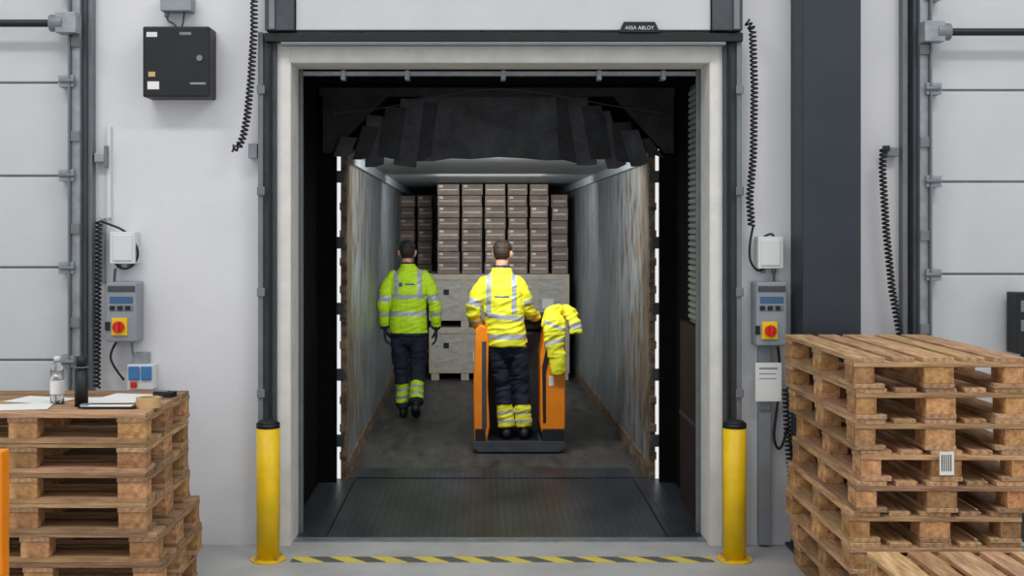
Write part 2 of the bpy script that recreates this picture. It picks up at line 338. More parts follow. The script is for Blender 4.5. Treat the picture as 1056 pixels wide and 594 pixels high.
# ---------------------------------------------------------------- dock tunnel
b=B('dock_shelter')
b.box(-1.34,-1.25,7.252,8.78,-.3,3.0,'rubber'); b.box(1.43,1.5,7.252,8.78,-.3,3.0,'rubber'); b.box(-1.34,1.5,7.252,8.78,2.95,3.05,'rubber')
b.box(-1.7,-1.115,8.72,8.78,-.3,3.4,'rubber'); b.box(1.312,1.9,8.72,8.78,-.3,3.4,'rubber'); b.box(-1.115,1.312,8.72,8.78,2.5,3.4,'rubber')
b.done()
b=B('dock_inner_frame')
b.box(OL-.05,OL+.03,7.27,7.30,0,2.93,'mgrey'); b.box(OR-.03,OR+.05,7.27,7.30,0,2.93,'mgrey'); b.box(OL+.03,OR-.03,7.27,7.32,2.858,2.885,'galv')
for xx in (-.9,-.5,.1,.7,1.1): b.box(xx,xx+.03,7.26,7.34,2.83,2.89,'galv')
b.done(.003)
b=B('dock_louvre_panel')
b.box(1.375,1.425,7.34,7.80,1.28,2.85,'mgrey')
for i in range(38): b.box(1.362,1.38,7.35,7.79,1.31+i*.04,1.333+i*.04,'louver')
b.done(.002)
b=B('dock_side_panel'); b.box(1.375,1.425,7.34,8.2,.002,1.26,'redbrown'); b.box(1.37,1.38,7.34,8.2,.6,.63,'dgrey'); b.done(.003)
b=B('dock_leveller')
xs=[-1.249,-.98,.0+1.13,1.429]
for i in range(3): b.box(xs[i]+.004,xs[i+1]-.004,7.142,8.86,-.15,0,'tread')
b.box(-.98,1.13,8.86,9.2,0.0,.012,'tread')
b.done(.003)
# curtain
g=group('shelter_head_curtain',(.1,8.6,2.6))
b=B('centre_flap'); b.prism([(-.56,2.86),(-.2,2.90),(.35,2.91),(.76,2.87),(.72,2.39),(.62,2.41),(.45,2.405),(.30,2.42),(.1,2.43),(-.1,2.415),(-.25,2.42),(-.38,2.40),(-.52,2.40)],8.60,8.61,'flap'); b.prism([(-1.22,2.94),(1.4,2.94),(1.4,2.88),(.1,2.87),(-1.22,2.88)],8.575,8.59,'flap2'); b.done(0,g)
b=B('side_flaps')
R2=random.Random(11)
def flapset(xs_,side):
    for i,(xa,w_,zt,zb) in enumerate(xs_):
        y=8.59-.012*(i%3)-.006*(i%2); k='flap' if i%2 else 'flap2'; lean=R2.uniform(.02,.10)*side; d=R2.uniform(-.025,.025); sl=R2.uniform(-.03,.03)
        b.prism([(xa+lean,zt),(xa+w_+lean,zt-.01*side),(xa+w_+d,zb+.01+sl),(xa+d+w_*.5,zb),(xa+d,zb+.005-sl*.4)],y,y+.004,k,R2.uniform(.7,1.1))
flapset([(-.56,.16,2.84,2.40),(-.68,.17,2.86,2.36),(-.80,.15,2.80,2.42),(-.90,.14,2.74,2.355),(-1.0,.13,2.66,2.41),(-1.09,.12,2.58,2.43)],1)
flapset([(.56,.14,2.87,2.40),(.66,.15,2.86,2.365),(.77,.15,2.80,2.41),(.88,.14,2.76,2.345),(.98,.14,2.68,2.39),(1.08,.13,2.62,2.36),(1.19,.12,2.56,2.44)],-1)
b.done(0,g)
b=B('corner_webs'); b.prism([(-1.2,2.9),(-.72,2.88),(-1.14,2.46),(-1.2,2.46)],8.62,8.625,'flap2'); b.prism([(1.4,2.9),(.95,2.88),(1.33,2.46),(1.4,2.46)],8.62,8.625,'flap2'); b.done(0,g)
curve('sagging_cord',[(-1.1,8.45,2.74),(-.75,8.4,2.76),(-.3,8.32,2.86),(.1,8.3,2.91),(.5,8.32,2.86),(.95,8.4,2.78),(1.3,8.45,2.74)],.004,'dgrey',g)

# ---------------------------------------------------------------- container (slightly skewed to the dock)
AN=.0145
def cx(x,y): return .10+x-AN*(y-8.9)
g=group('container',(.1,14,1.2))
def slab(name,x0,x1,z0,z1,k,y0=8.9,y1=20.):
    b=B(name); v=[(cx(x0,y0),y0,z0),(cx(x1,y0),y0,z0),(cx(x1,y1),y1,z0),(cx(x0,y1),y1,z0)]
    vs=[b.bm.verts.new(p) for p in v]+[b.bm.verts.new((p[0],p[1],z1)) for p in v]
    fs=[b.bm.faces.new([vs[i] for i in q]) for q in [(3,2,1,0),(4,5,6,7),(0,1,5,4),(1,2,6,5),(2,3,7,6),(3,0,4,7)]]
    b._f(fs,k); return b.done(0,g)
slab('side_wall_left',-1.19,-1.15,-.02,2.52,'cwall'); slab('side_wall_right',1.15,1.19,-.02,2.52,'cwall')
slab('roof_panel',-1.15,1.15,2.48,2.52,'roof'); slab('floor_deck',-1.15,1.15,-.12,-.001,'cfloor')
slab('end_wall',-1.15,1.15,0,2.48,'cwall',19.96,20.)
slab('top_rail_left',-1.15,-1.11,2.4,2.48,'roof'); slab('top_rail_right',1.11,1.15,2.4,2.48,'roof')
slab('kick_rail_left',-1.15,-1.14,0,.12,'rust'); slab('kick_rail_right',1.14,1.15,0,.12,'rust')
b=B('door_posts')
for sx in (-1,1):
    x0=.1+sx*1.15; x1=.1+sx*1.195
    b.box(x0,x1,8.84,8.9,-.02,2.52,'rust')
    for i in range(11): b.box(.1+sx*1.15,.1+sx*1.2,8.815,8.84,.15+i*.21,.21+i*.21,'rust')
    for i in range(5): b.box(.1+sx*1.165,.1+sx*1.23,8.80,8.84,.25+i*.5,.34+i*.5,'dgrey')
b.box(-1.05,1.25,8.84,8.9,2.48,2.56,'rust')
b.done(.004,g)
b=B('fill_light_housings')  # invented housings under the roof for the two added fill lights
b.box(-.6,.8,8.95,8.99,2.455,2.479,'fillcase'); b.box(-.5,.6,12.25,12.30,2.455,2.479,'fillcase'); b.done(.003,g)

# cargo
def rn(a,b_): return random.uniform(a,b_)
g=group('plywood_crate_stack',(.2,15,.66))
def crate(name,x0,x1,z0,z1,y0,y1):
    b=B(name); b.box(x0,x1,y0,y1,z0,z1,'crate')
    bt=.012; w=.07
    for (a,a2) in ((x0,x0+w),(x1-w,x1),((x0+x1)/2-w/2,(x0+x1)/2+w/2)): b.box(a,a2,y0-bt,y0,z0,z1,'batten')
    b.box(x0+w,(x0+x1)/2-w/2,y0-bt,y0,z1-w,z1,'batten'); b.box((x0+x1)/2+w/2,x1-w,y0-bt,y0,z1-w,z1,'batten')
    b.box(x0+w,(x0+x1)/2-w/2,y0-bt,y0,z0,z0+w,'batten'); b.box((x0+x1)/2+w/2,x1-w,y0-bt,y0,z0,z0+w,'batten')
    b.box(x0+.18,x0+.25,y0-.003,y0,z1-.26,z1-.19,'black'); b.box(x1-.34,x1-.2,y0-.003,y0,z0+.15,z0+.27,'paper')
    b.done(.003,g)
    b=B(name+'_skids')
    for f in (0.03,.45,.87): b.box(x0+(x1-x0)*f,x0+(x1-x0)*f+.1,y0,y1,z0-.09,z0,'batten')
    b.done(.003,g)
xA,xB,xC=-.70,.20,1.06
for (a,a2) in ((xA,xB-.01),(xB+.01,xC)):
    crate('lower_crate',a,a2,.09,.66,14.6,15.8); crate('upper_crate',a,a2,.75,1.33,14.6,15.8)
b=B('carton_stack')
def column(x0,x1,y0,y1,zb,zt,h,tn):
    z=zb
    while z+h<=zt+.01:
        j=rn(-.012,.012); t=tn*rn(.78,1.18); xx0,xx1=x0+rn(0,.014),x1-rn(0,.014)
        b.box(xx0,xx1,y0+j,y1+j,z+.004,z+h-.005,'carton',t)
        b.box(xx0+.02,xx1-.02,y0+j-.003,y0+j,z+h*.42,z+h*.54,'tape',t)
        if random.random()<.6: b.box(xx0+.02,xx0+.07,y0+j-.003,y0+j,z+h*.68,z+h*.88,'tape',t*1.2)
        z+=h
cw=[450,475,499,523,545.5,567]
for i in range(5):
    column(X(cw[i],14.65)+.008,X(cw[i+1],14.65)-.014,14.65,15.2,1.331,2.47,.142,[1,.92,1.05,1,.94][i])
column(X(569,14.65),X(588,14.65)-.01,14.8,15.2,1.331,2.35,.168,.85)
for (p0,p1) in ((411,428),(429,446)):
    column(X(p0,15.9)+.02,X(p1,15.9),15.9,16.5,0,2.36,.157,.6)
b.done(.004)

# ---------------------------------------------------------------- pallets
def pallet(b,x,y,z,w,l,longx,rot,dirty=1):
    T=lambda:rn(.6,1.18)*dirty
    def bx(a0,a1,c0,c1,z0,z1,k,t):
        if longx: b.box(x+a0,x+a1,y+c0,y+c1,z+z0,z+z1,k,t,rot,(x+.6,y+.4,0))
        else: b.box(x+c0,x+c1,y+a0,y+a1,z+z0,z+z1,k,t,rot,(x+.4,y+.6,0))
    kl='wood' if longx else 'woody'; kw='woody' if longx else 'wood'
    col=lambda t:(t,t*rn(.93,1.02),t*rn(.84,1.02))
    for c0,c1 in ((0,.145),(.3275,.4725),(.655,.8)): bx(0,1.2,c0,c1,0,.022,kl,col(T()))
    for a0,a1 in ((0,.145),(.5275,.6725),(1.055,1.2)):
        for c0,c1 in ((0,.1),(.3275,.4725),(.7,.8)): bx(a0+.004,a1-.004,c0+.003,c1-.003,.022,.1,'block',col(rn(.7,1.25)*dirty))
        bx(a0,a1,0,.8,.1,.122,kw,col(T()))
    for c0,c1 in ((0,.145),(.187,.287),(.3275,.4725),(.513,.613),(.655,.8)):
        e=rn(0,.008); bx(e,1.2-rn(0,.008),c0,c1,.122,.144,kl,col(T()))
def stack(name,x,y,n,longx,jit,offs={},dirty=1,z0=0,rots=.02):
    g=group(name,(x+.5,y+.5,z0))
    for i in range(n):
        o=offs.get(i,(0,0)); b=B('pallet_%d'%(i+1))
        pallet(b,x+rn(-jit,jit)+o[0],y+rn(-jit,jit)+o[1],z0+i*.1445,.8,1.2,longx,rn(-rots,rots),dirty)
        b.done(.002,g,1)
    return g
stack('pallet_stack',-1.62-1.2,5.61,7,True,.01,{0:(.05,-.02),1:(.06,0),2:(.055,0)},.9,rots=.008)
stack('pallet_stack',1.727,5.42,9,False,.014,{8:(-.02,.0),5:(.03,0),2:(-.02,0),0:(.02,0)},.98,rots=.02)
stack('pallet_stack',1.73,4.1,3,False,.008,{},1.15,rots=.01)
b=B('shipping_label'); yy=5.385; b.pbox(969,984,466,490,yy,.003,'paper')
for i in range(5): b.pbox(971+i*2.3,972+i*2.3,469,486,yy-.001,.002,'black')
b.done()
TZ=7*.1445
def top(px,py):
    s=(py-VY)/(CH-TZ); return ((px-VX)/s, F/s)
x,y=top(59,416)
b=B('water_bottle'); b.cyl((x,y,TZ),(x,y,TZ+.17),.034,'glass',24); b.cyl((x,y,TZ+.17),(x,y,TZ+.215),.034,'glass',24,r2=.014); b.cyl((x,y,TZ+.215),(x,y,TZ+.24),.016,'white',20); b.cyl((x,y,TZ+.05),(x,y,TZ+.12),.0348,'paper',24,caps=False); b.done()
x,y=top(84,419)
b=B('thermos_flask'); b.cyl((x,y,TZ),(x,y,TZ+.18),.033,'black',24); b.cyl((x,y,TZ+.18),(x,y,TZ+.20),.033,'black',24,r2=.026); b.cyl((x,y,TZ+.20),(x,y,TZ+.25),.027,'black',24); b.cyl((x,y,TZ+.195),(x,y,TZ+.2),.034,'mgrey',24); b.done()
b=B('paper_sheets')
for (px,py,r,w,l) in ((20,420,.2,.3,.21),(42,413,-.3,.3,.21),(112,413,.1,.3,.21),(137,410,-.2,.3,.21)):
    x,y=top(px,py); z=TZ+.001+rn(0,.002); b.box(x-w/2,x+w/2,y-l/2,y+l/2,z,z+.0015,'paper',1,r)
b.done()
x,y=top(116,421); b=B('clipboard'); b.box(x-.16,x+.12,y-.035,y+.04,TZ+.004,TZ+.012,'black'); b.box(x-.15,x+.10,y-.03,y+.03,TZ+.012,TZ+.014,'paper'); b.box(x-.155,x-.12,y-.02,y+.02,TZ+.012,TZ+.022,'galv'); b.done(.002)
x,y=top(153,420); b=B('tape_roll')
seg=28
for i in range(seg):
    a0=2*math.pi*i/seg;a1=2*math.pi*(i+1)/seg; R0,R1=.06,.038
    q=[(x+R*math.cos(a),y+R*math.sin(a)) for a in (a0,a1) for R in (R0,R1)]
    lo=[b.bm.verts.new((*p,TZ)) for p in q]; hi=[b.bm.verts.new((*p,TZ+.05)) for p in q]
    fs=[b.bm.faces.new([hi[0],hi[1],hi[3],hi[2]]),b.bm.faces.new([lo[0],lo[2],lo[3],lo[1]]),b.bm.faces.new([lo[0],lo[2],hi[2],hi[0]]),b.bm.faces.new([lo[1],lo[3],hi[3],hi[1]])]
    bmesh.ops.recalc_face_normals(b.bm,faces=fs); b._f(fs,'tan')
b.done()
x,y=top(171,409); b=B('handheld_scanner'); b.box(x-.06,x+.05,y-.03,y+.03,TZ,TZ+.028,'black',1,-.3); b.box(x-.05,x+.02,y-.022,y+.022,TZ+.028,TZ+.032,'mgrey',1,-.3); b.done(.006)

# ---------------------------------------------------------------- remeshed organic figures
def V(p): return np.array(p,float)
class Fig:
    def __init__(s): s.t=[]
    def tube(s,label,pts,ru,rv=None,ref=(1,0,0),flat=(False,False),sub=3):
        P=np.array(pts,float); n=len(P)
        ru=np.array(ru if hasattr(ru,'__len__') else [ru]*n,float); rv=ru.copy() if rv is None else np.array(rv if hasattr(rv,'__len__') else [rv]*n,float)
        if n>2 and sub>1:   # Catmull-Rom resample: smooth limbs, uniform parameter kept
            A=np.column_stack([P,ru,rv]); E=np.vstack([2*A[0]-A[1],A,2*A[-1]-A[-2]]); out=[]
            for i in range(n-1):
                p0,p1,p2,p3=E[i],E[i+1],E[i+2],E[i+3]
                for j in range(sub):
                    u=j/sub; out.append(.5*((2*p1)+(-p0+p2)*u+(2*p0-5*p1+4*p2-p3)*u*u+(-p0+3*p1-3*p2+p3)*u**3))
            out.append(A[-1]); A=np.array(out); P=A[:,:3]; ru=np.maximum(A[:,3],.003); rv=np.maximum(A[:,4],.003)
        T=np.gradient(P,axis=0); T/=np.linalg.norm(T,axis=1)[:,None]
        ref=V(ref); U=[];Wv=[]
        for t in T:
            r=ref
            if abs(np.dot(r,t)/np.linalg.norm(r))>.95: r=V((0,1,0)) if abs(t[1])<.9 else V((0,0,1))
            u=r-t*np.dot(r,t); u/=np.linalg.norm(u); U.append(u); Wv.append(np.cross(t,u))
        s.t.append(dict(label=label,P=P,ru=ru,rv=rv,T=T,U=np.array(U),W=np.array(Wv),flat=flat))
    def ell(s,label,c_,r,R=None):
        c_=V(c_); zs=[-.97,-.85,-.6,-.3,0,.3,.6,.85,.97]; pts=[];ru=[];rv=[]
        for z in zs: pts.append(c_+V((0,0,z*r[2]))); k=math.sqrt(1-z*z); ru.append(r[0]*k); rv.append(r[1]*k)
        s.tube(label,pts,ru,rv,flat=(True,True),sub=1)
    def mesh(s,name,voxel,smooth=2,xf=None):
        bm=bmesh.new(); seg=20
        for t in s.t:
            rings=[]; n=len(t['P'])
            def ring(p,i,k):
                return [bm.verts.new(p+t['U'][i]*t['ru'][i]*k*math.cos(a)+t['W'][i]*t['rv'][i]*k*math.sin(a)) for a in [2*math.pi*j/seg for j in range(seg)]]
            if not t['flat'][0]:
                r=min(t['ru'][0],t['rv'][0])
                for q,k in ((.87,.5),(.5,.86)): rings.append(ring(t['P'][0]-t['T'][0]*r*q,0,k))
            for i in range(n): rings.append(ring(t['P'][i],i,1))
            if not t['flat'][1]:
                r=min(t['ru'][-1],t['rv'][-1])
                for q,k in ((.5,.86),(.87,.5)): rings.append(ring(t['P'][-1]+t['T'][-1]*r*q,n-1,k))
            fs=[bm.faces.new(rings[0][::-1]),bm.faces.new(rings[-1])]
            for a,b_ in zip(rings,rings[1:]):
                for j in range(seg): fs.append(bm.faces.new([a[j],a[(j+1)%seg],b_[(j+1)%seg],b_[j]]))
            bmesh.ops.recalc_face_normals(bm,faces=fs)
        me=bpy.data.meshes.new(name+'_src'); bm.to_mesh(me); bm.free()
        o=bpy.data.objects.new(name+'_src',me); S.collection.objects.link(o)
        r=o.modifiers.new('r','REMESH'); r.mode='VOXEL'; r.voxel_size=voxel; r.use_smooth_shade=True
        if smooth:
            sm=o.modifiers.new('s','SMOOTH'); sm.factor=.5; sm.iterations=smooth
        dg=bpy.context.evaluated_depsgraph_get(); dg.update()
        nm=bpy.data.meshes.new_from_object(o.evaluated_get(dg)); nm.name=name
        bpy.data.objects.remove(o); bpy.data.meshes.remove(me)
        return nm
    def classify(s,Q):
        best=np.full(len(Q),1e9); lab=np.zeros(len(Q),int); par=np.zeros(len(Q))
        for ti,t in enumerate(s.t):
            n=len(t['P'])
            for i in range(n-1):
                a,b_=t['P'][i],t['P'][i+1]; d=b_-a; L2=np.dot(d,d)
                k=np.clip(((Q-a)@d)/L2,0,1); C=a+k[:,None]*d; D=Q-C
                u=D@t['U'][i]; w=D@t['W'][i]; ax=D@t['T'][i]
                ru=t['ru'][i]*(1-k)+t['ru'][i+1]*k; rv=t['rv'][i]*(1-k)+t['rv'][i+1]*k
                q=np.sqrt((u/ru)**2+(w/rv)**2); dist=(q-1)*np.minimum(ru,rv); dist=np.where(np.abs(ax)>1e-4,np.maximum(dist,np.abs(ax)),dist)
                m=dist<best; best[m]=dist[m]; lab[m]=ti; par[m]=(i+k[m])/(n-1)
        return lab,par
    def build(s,name,voxel,mats,rule,parent,smooth=2,folds=None,xf=None):
        me=s.mesh(name,voxel,smooth)
        nv=len(me.vertices); co=np.empty(nv*3); me.vertices.foreach_get('co',co); co=co.reshape(-1,3)
        if folds:
            lab,par=s.classify(co); nr=np.empty(nv*3); me.vertices.foreach_get('normal',nr); nr=nr.reshape(-1,3)
            for i in range(nv):
                f=folds(s.t[lab[i]]['label'],par[i],co[i])
                if f: co[i]+=nr[i]*f
            me.vertices.foreach_set('co',co.ravel())
        nf=len(me.polygons); ce=np.empty(nf*3); me.polygons.foreach_get('center',ce); ce=ce.reshape(-1,3)
        lab,par=s.classify(ce)
        idx=[mats.index(rule(s.t[lab[i]]['label'],par[i],ce[i])) for i in range(nf)]
        for k in mats: me.materials.append(M[k])
        me.polygons.foreach_set('material_index',idx); me.polygons.foreach_set('use_smooth',[True]*nf)
        if xf is not None: me.transform(xf)
        ctr=parent.location; me.transform(Matrix.Translation(-ctr)); me.update()
        o=bpy.data.objects.new(name,me); o.location=ctr; S.collection.objects.link(o); setparent(o,parent)
        return o
def head(parent,pos,yaw,pitch,hair,cut=0):
    f=Fig()
    f.ell('skull',(0,-.016,.03),(.076,.096,.092)); f.ell('face',(0,.018,-.02),(.062,.072,.095))
    f.tube('face',[(0,.03,-.085),(0,.065,-.095)],[.04,.03]); f.tube('face',[(0,.083,.015),(0,.104,-.022)],[.008,.014])
    f.tube('neck',[(0,-.022,-.05),(0,-.03,-.12),(0,-.03,-.19)],[.056,.056,.066])
    f.tube('face',[(-.045,.072,.03),(0,.082,.03),(.045,.072,.03)],[.012,.013,.012])
    for sx in (-1,1): f.tube('ear',[(sx*.074,-.005,-.035),(sx*.084,-.014,-.005),(sx*.084,-.018,.018)],[.008,.012,.010],[.010,.018,.017])
    f.tube('lip',[(-.022,.088,-.055),(0,.094,-.054),(.022,.088,-.055)],[.005,.007,.005])
    xf=Matrix.Translation(pos)@Matrix.Rotation(yaw,4,'Z')@Matrix.Rotation(pitch,4,'X')
    def hl(p): return p[2]>(-.005+.62*p[1] if p[1]>-.03 else -.055)
    def rule(l,t,p):
        if l=='lip': return 'lips'
        if l in('ear',): return 'skin'
        return hair if hl(p) else 'skin'
    def folds(l,t,p):
        if l in('skull','face') and hl(p): return .005+.003*noise.noise(Vector(p)*60)+(.006 if p[2]>.05 else 0)
        return 0
    f.build('head',.0045,['skin',hair,'lips'],rule,parent,2,folds,xf)
    b=B('eyes')
    for sx in (-1,1):
        for k,r,dy in (('eye',.0115,0),('hair2',.006,.0075)):
            q=bmesh.ops.create_uvsphere(b.bm,u_segments=12,v_segments=8,radius=r,matrix=xf@Matrix.Translation((sx*.031,.078+dy,.008)))
            fs=set(fc for v in q['verts'] for fc in v.link_faces); b._f(fs,k)
    b.done(0,parent)
def hand(parent,name,w,d,n,s_,curl,k):
    w,d,n,s_=V(w),V(d),V(n),V(s_); d/=np.linalg.norm(d); n=n-d*np.dot(n,d); n/=np.linalg.norm(n); s_=s_-d*np.dot(s_,d)-n*np.dot(s_,n); s_/=np.linalg.norm(s_)
    f=Fig(); f.tube('p',[w-d*.05,w,w+d*.04,w+d*.09],[.028,.03,.041,.040],[.024,.02,.017,.014],ref=s_)
    for o,L,r in ((.031,.074,.0092),(.0105,.083,.0096),(-.0105,.077,.0092),(-.030,.060,.0082)):
        p=w+d*.085+s_*o; pts=[p]; a=0
        for j,(fr,ca) in enumerate(((.45,.8),(.3,1.2),(.25,.8))):
            a+=curl*ca; dr=d*math.cos(a)+n*math.sin(a)+s_*o*.8; dr/=np.linalg.norm(dr); p=p+dr*L*fr; pts.append(p)
        f.tube('f',pts,[r,r*.95,r*.9,r*.78],ref=s_)
    b0=w+d*.025+s_*.03; p1=b0+(d*.55+s_*.6+n*.35)*.04; p2=p1+(d*.8+s_*.15+n*(.3+curl*.6))*.034; p3=p2+(d*.8-s_*.05+n*(.3+curl*.6))*.024
    f.tube('t',[b0-s_*.012,p1,p2,p3],[.014,.0125,.011,.009])
    f.build(name,.0036,[k],lambda l,t,p:k,parent,1)
def fold(amp,P0=None,fq=(8,8,13)):
    def fn(l,t,p):
        if l in('shoe','foot'): return 0
        v=Vector((p[0]*fq[0],p[1]*fq[1],p[2]*fq[2])); a=noise.noise(v)
        r_=1-abs(noise.noise(Vector((p[0]*6+p[2]*5,p[1]*6,p[2]*20-p[0]*8))))*2.6
        m=1.0
        if l[:3]=='leg' : m=1.15 if t>.75 or .35<t<.6 else .7
        if l[:3]=='arm' : m=1.2 if .3<t<.7 else .8
        return amp*m*(a*.8+max(-.3,r_)*.55)
    return fn

# ---- walking man
g=group('walking_worker',(-.767,11.7,0)); ox,oy=-.767,11.7
def L(x,y,z): return (ox+x,oy+y,z)
f=Fig()
f.tube('torso',[L(.0,0,.83),L(0,0,.90),L(0,0,1.0),L(0,0,1.14),L(0,0,1.27),L(0,0,1.38),L(0,0,1.445),L(-.005,0,1.495),L(-.01,0,1.56)],[.19,.19,.18,.178,.192,.198,.165,.10,.072],[.135,.135,.128,.128,.135,.128,.105,.08,.07],flat=(True,True))
f.tube('armL',[L(-.15,0,1.415),L(-.215,-.015,1.30),L(-.243,-.02,1.14),L(-.25,.02,1.02),L(-.245,.06,.90)],[.07,.068,.059,.053,.047],flat=(False,True))
f.tube('armR',[L(.15,0,1.415),L(.22,-.02,1.30),L(.262,-.04,1.14),L(.275,-.02,1.02),L(.275,.02,.90)],[.07,.068,.059,.053,.047],flat=(False,True))
f.tube('hip',[L(0,0,.98),L(0,0,.88),L(0,0,.80)],[.16,.17,.15],[.115,.12,.105])
f.tube('legL',[L(-.09,0,.86),L(-.09,.03,.68),L(-.078,.06,.48),L(-.065,.065,.28),L(-.055,.06,.10)],[.096,.088,.073,.067,.068],flat=(False,True))
f.tube('legR',[L(.09,0,.86),L(.092,.015,.68),L(.09,.01,.48),L(.088,-.10,.31),L(.085,-.20,.17)],[.096,.088,.073,.067,.066],flat=(False,True))
f.tube('shoe',[L(-.055,.01,.05),L(-.055,.08,.055),L(-.058,.16,.045),L(-.06,.22,.036)],[.04,.045,.048,.038],[.045,.052,.04,.03]); f.tube('shoe',[L(-.055,.05,.14),L(-.055,.05,.05)],[.046,.046])
f.tube('shoe',[L(.085,-.26,.135),L(.085,-.21,.115),L(.085,-.14,.065),L(.085,-.08,.038)],[.04,.045,.048,.038],[.045,.05,.042,.03]); f.tube('shoe',[L(.085,-.21,.2),L(.085,-.22,.12)],[.046,.046])
def r1(l,t,p):
    x=p[0]-ox; z=p[2]
    if l=='torso':
        if z>1.55: return 'navy'
        if 1.20<z<1.245 or 1.03<z<1.075: return 'silver'
        if z>1.245 and .095<abs(x)<.14: return 'silver'
        if z<.86: return 'navy'
        if p[1]<oy and -.09<x<-.055 and 1.325<z<1.365: return 'dblue'
        if p[1]<oy and -.04<x<.07 and 1.337<z<1.352: return 'dblue'
        return 'lime'
    if l[:3]=='arm':
        if .36<t<.45 or .62<t<.71: return 'silver'
        if t>.93: return 'navy'
        return 'lime'
    if l=='shoe': return 'shoe'
    if l[:3]=='leg' and .68<t<.93:
        return 'silver' if (.735<t<.775 or .84<t<.88) else 'lime'
    return 'navy'
f.build('body',.008,['lime','silver','navy','shoe','dblue'],r1,g,2,fold(.013,None))
head(g,L(-.015,.02,1.66),.1,.0,'hair2')
hand(g,'hand_left',L(-.243,.07,.885),(0,.12,-1),(1,0,.0),(0,1,0),.28,'glove')
hand(g,'hand_right',L(.275,.025,.885),(0,.08,-1),(-1,0,0),(0,1,0),.3,'glove')

# ---- truck
ty=9.83
g=group('pallet_truck',(.3,10.2,0))
b=B('base_chassis')
x0,x1=-.10,.68
b.prism([(x0+.05,.015),(x1-.05,.015),(x1,.05),(x1,.102),(x0,.102),(x0,.05)],ty,10.35,'dgrey')
b.prism([(x0+.02,.102),(x0+.11,.102),(x0+.10,.2),(x0+.02,.2)],ty+.02,10.35,'black'); b.prism([(x1-.20,.102),(x1-.01,.102),(x1-.01,.2),(x1-.19,.2)],ty+.02,10.35,'black')
b.box(x0+.13,x1-.22,ty+.03,10.33,.102,.105,'black')
b.done(.02,g,3)
b=B('side_panel_left'); yy=9.9
pl=[(490,340),(495,335),(501,337),(504,350),(503,400),(505,440),(501,460),(489,460),(488,400)]
b.prism([(X(p,yy),Z(q,yy)) for p,q in pl],yy,10.42,'orange'); b.done(.012,g,3)
b=B('panel_inlay_left'); b.prism([(X(p,yy),Z(q,yy)) for p,q in [(497,352),(501.5,352),(502,440),(499,452),(497,440)]],yy-.006,yy+.001,'dgrey'); b.done(.003,g)
b=B('side_panel_right')
pr=[(557,368),(561,345),(567,328),(575,322),(582,326),(583,360),(583,440),(580,452),(560,452),(557,440)]
b.prism([(X(p,yy),Z(q,yy)) for p,q in pr],yy,10.42,'orange'); b.done(.014,g,3)
b=B('panel_inlay_right'); b.prism([(X(p,yy),Z(q,yy)) for p,q in [(559,378),(565,352),(570,352),(563,385),(563,436),(560,436)]],yy-.006,yy+.001,'black')
b.prism([(X(p,yy),Z(q,yy)) for p,q in [(566,388),(571,388),(571,398),(566,398)]],yy-.004,yy+.001,'paper'); b.done(.002,g)
b=B('power_unit'); b.box(-.09,.66,10.42,10.85,.06,.98,'dgrey'); b.box(-.06,.63,10.44,10.83,.98,1.04,'black'); b.box(-.092,.662,10.85,10.9,.1,.9,'orange'); b.done(.03,g,3)
b=B('control_console'); b.prism([(.30,1.0),(.60,1.0),(.62,1.09),(.55,1.13),(.34,1.13),(.28,1.08)],10.42,10.62,'black'); b.cyl((.44,10.5,.99),(.44,10.36,1.14),.03,'dgrey')
b.cyl((.36,10.345,1.14),(.60,10.345,1.14),.017,'black'); b.cyl((.62,10.34,1.05),(.62,10.36,1.20),.018,'black'); b.done(.006,g)
b=B('grab_rail'); b.cyl((-.04,9.98,1.045),(-.04,10.36,1.045),.016,'black'); b.done(0,g)
b=B('forks')
for xx in (.06,.36): b.box(xx,xx+.16,10.9,12.05,.04,.09,'dgrey'); b.cyl((xx+.02,11.8,.045),(xx+.14,11.8,.045),.044,'black')
b.done(.008,g)
b=B('drive_wheels')
for xx in (-.02,.5): b.cyl((xx,10.62,.085),(xx+.1,10.62,.085),.085,'black')
b.cyl((.0,9.98,.05),(.07,9.98,.05),.05,'black'); b.cyl((.5,9.98,.05),(.57,9.98,.05),.05,'black')
b.done(.004,g)

# ---- hung jacket
g=group('hanging_hi_vis_jacket',(.62,10.1,1.0)); f=Fig(); hy=9.86
def H(px,py,dy=0): return (X(px,hy),hy+dy,Z(py,hy))
f.tube('body',[H(571,322,.10),H(572,332,.02),H(572,350,.0),H(574,368,0),H(577,386,0)],[.06,.085,.085,.075,.055],[.05,.04,.028,.026,.022],flat=(False,True))
f.tube('body',[H(572,320,.10),H(584,321,.12),H(592,327,.10)],[.05,.055,.05],[.04,.04,.04])
f.tube('sleeve',[H(588,323,.06),H(593,333,.02),H(594,344,0)],[.045,.05,.048],[.035,.035,.03],flat=(False,True))
f.tube('collar',[H(562,336,.05),H(570,321,.12),H(585,318,.16)],[.03,.035,.03])
def r3(l,t,p):
    z=p[2]
    if l=='body' and (.93<z-.25*(p[0]-.6)<.965 or 1.06<z+.4*(p[0]-.6)<1.09): return 'silver'
    if l=='sleeve' and .55<t<.8: return 'silver'
    return 'hivis'
f.build('draped_cloth',.007,['hivis','silver'],r3,g,2,fold(.016,None,(16,16,9)))

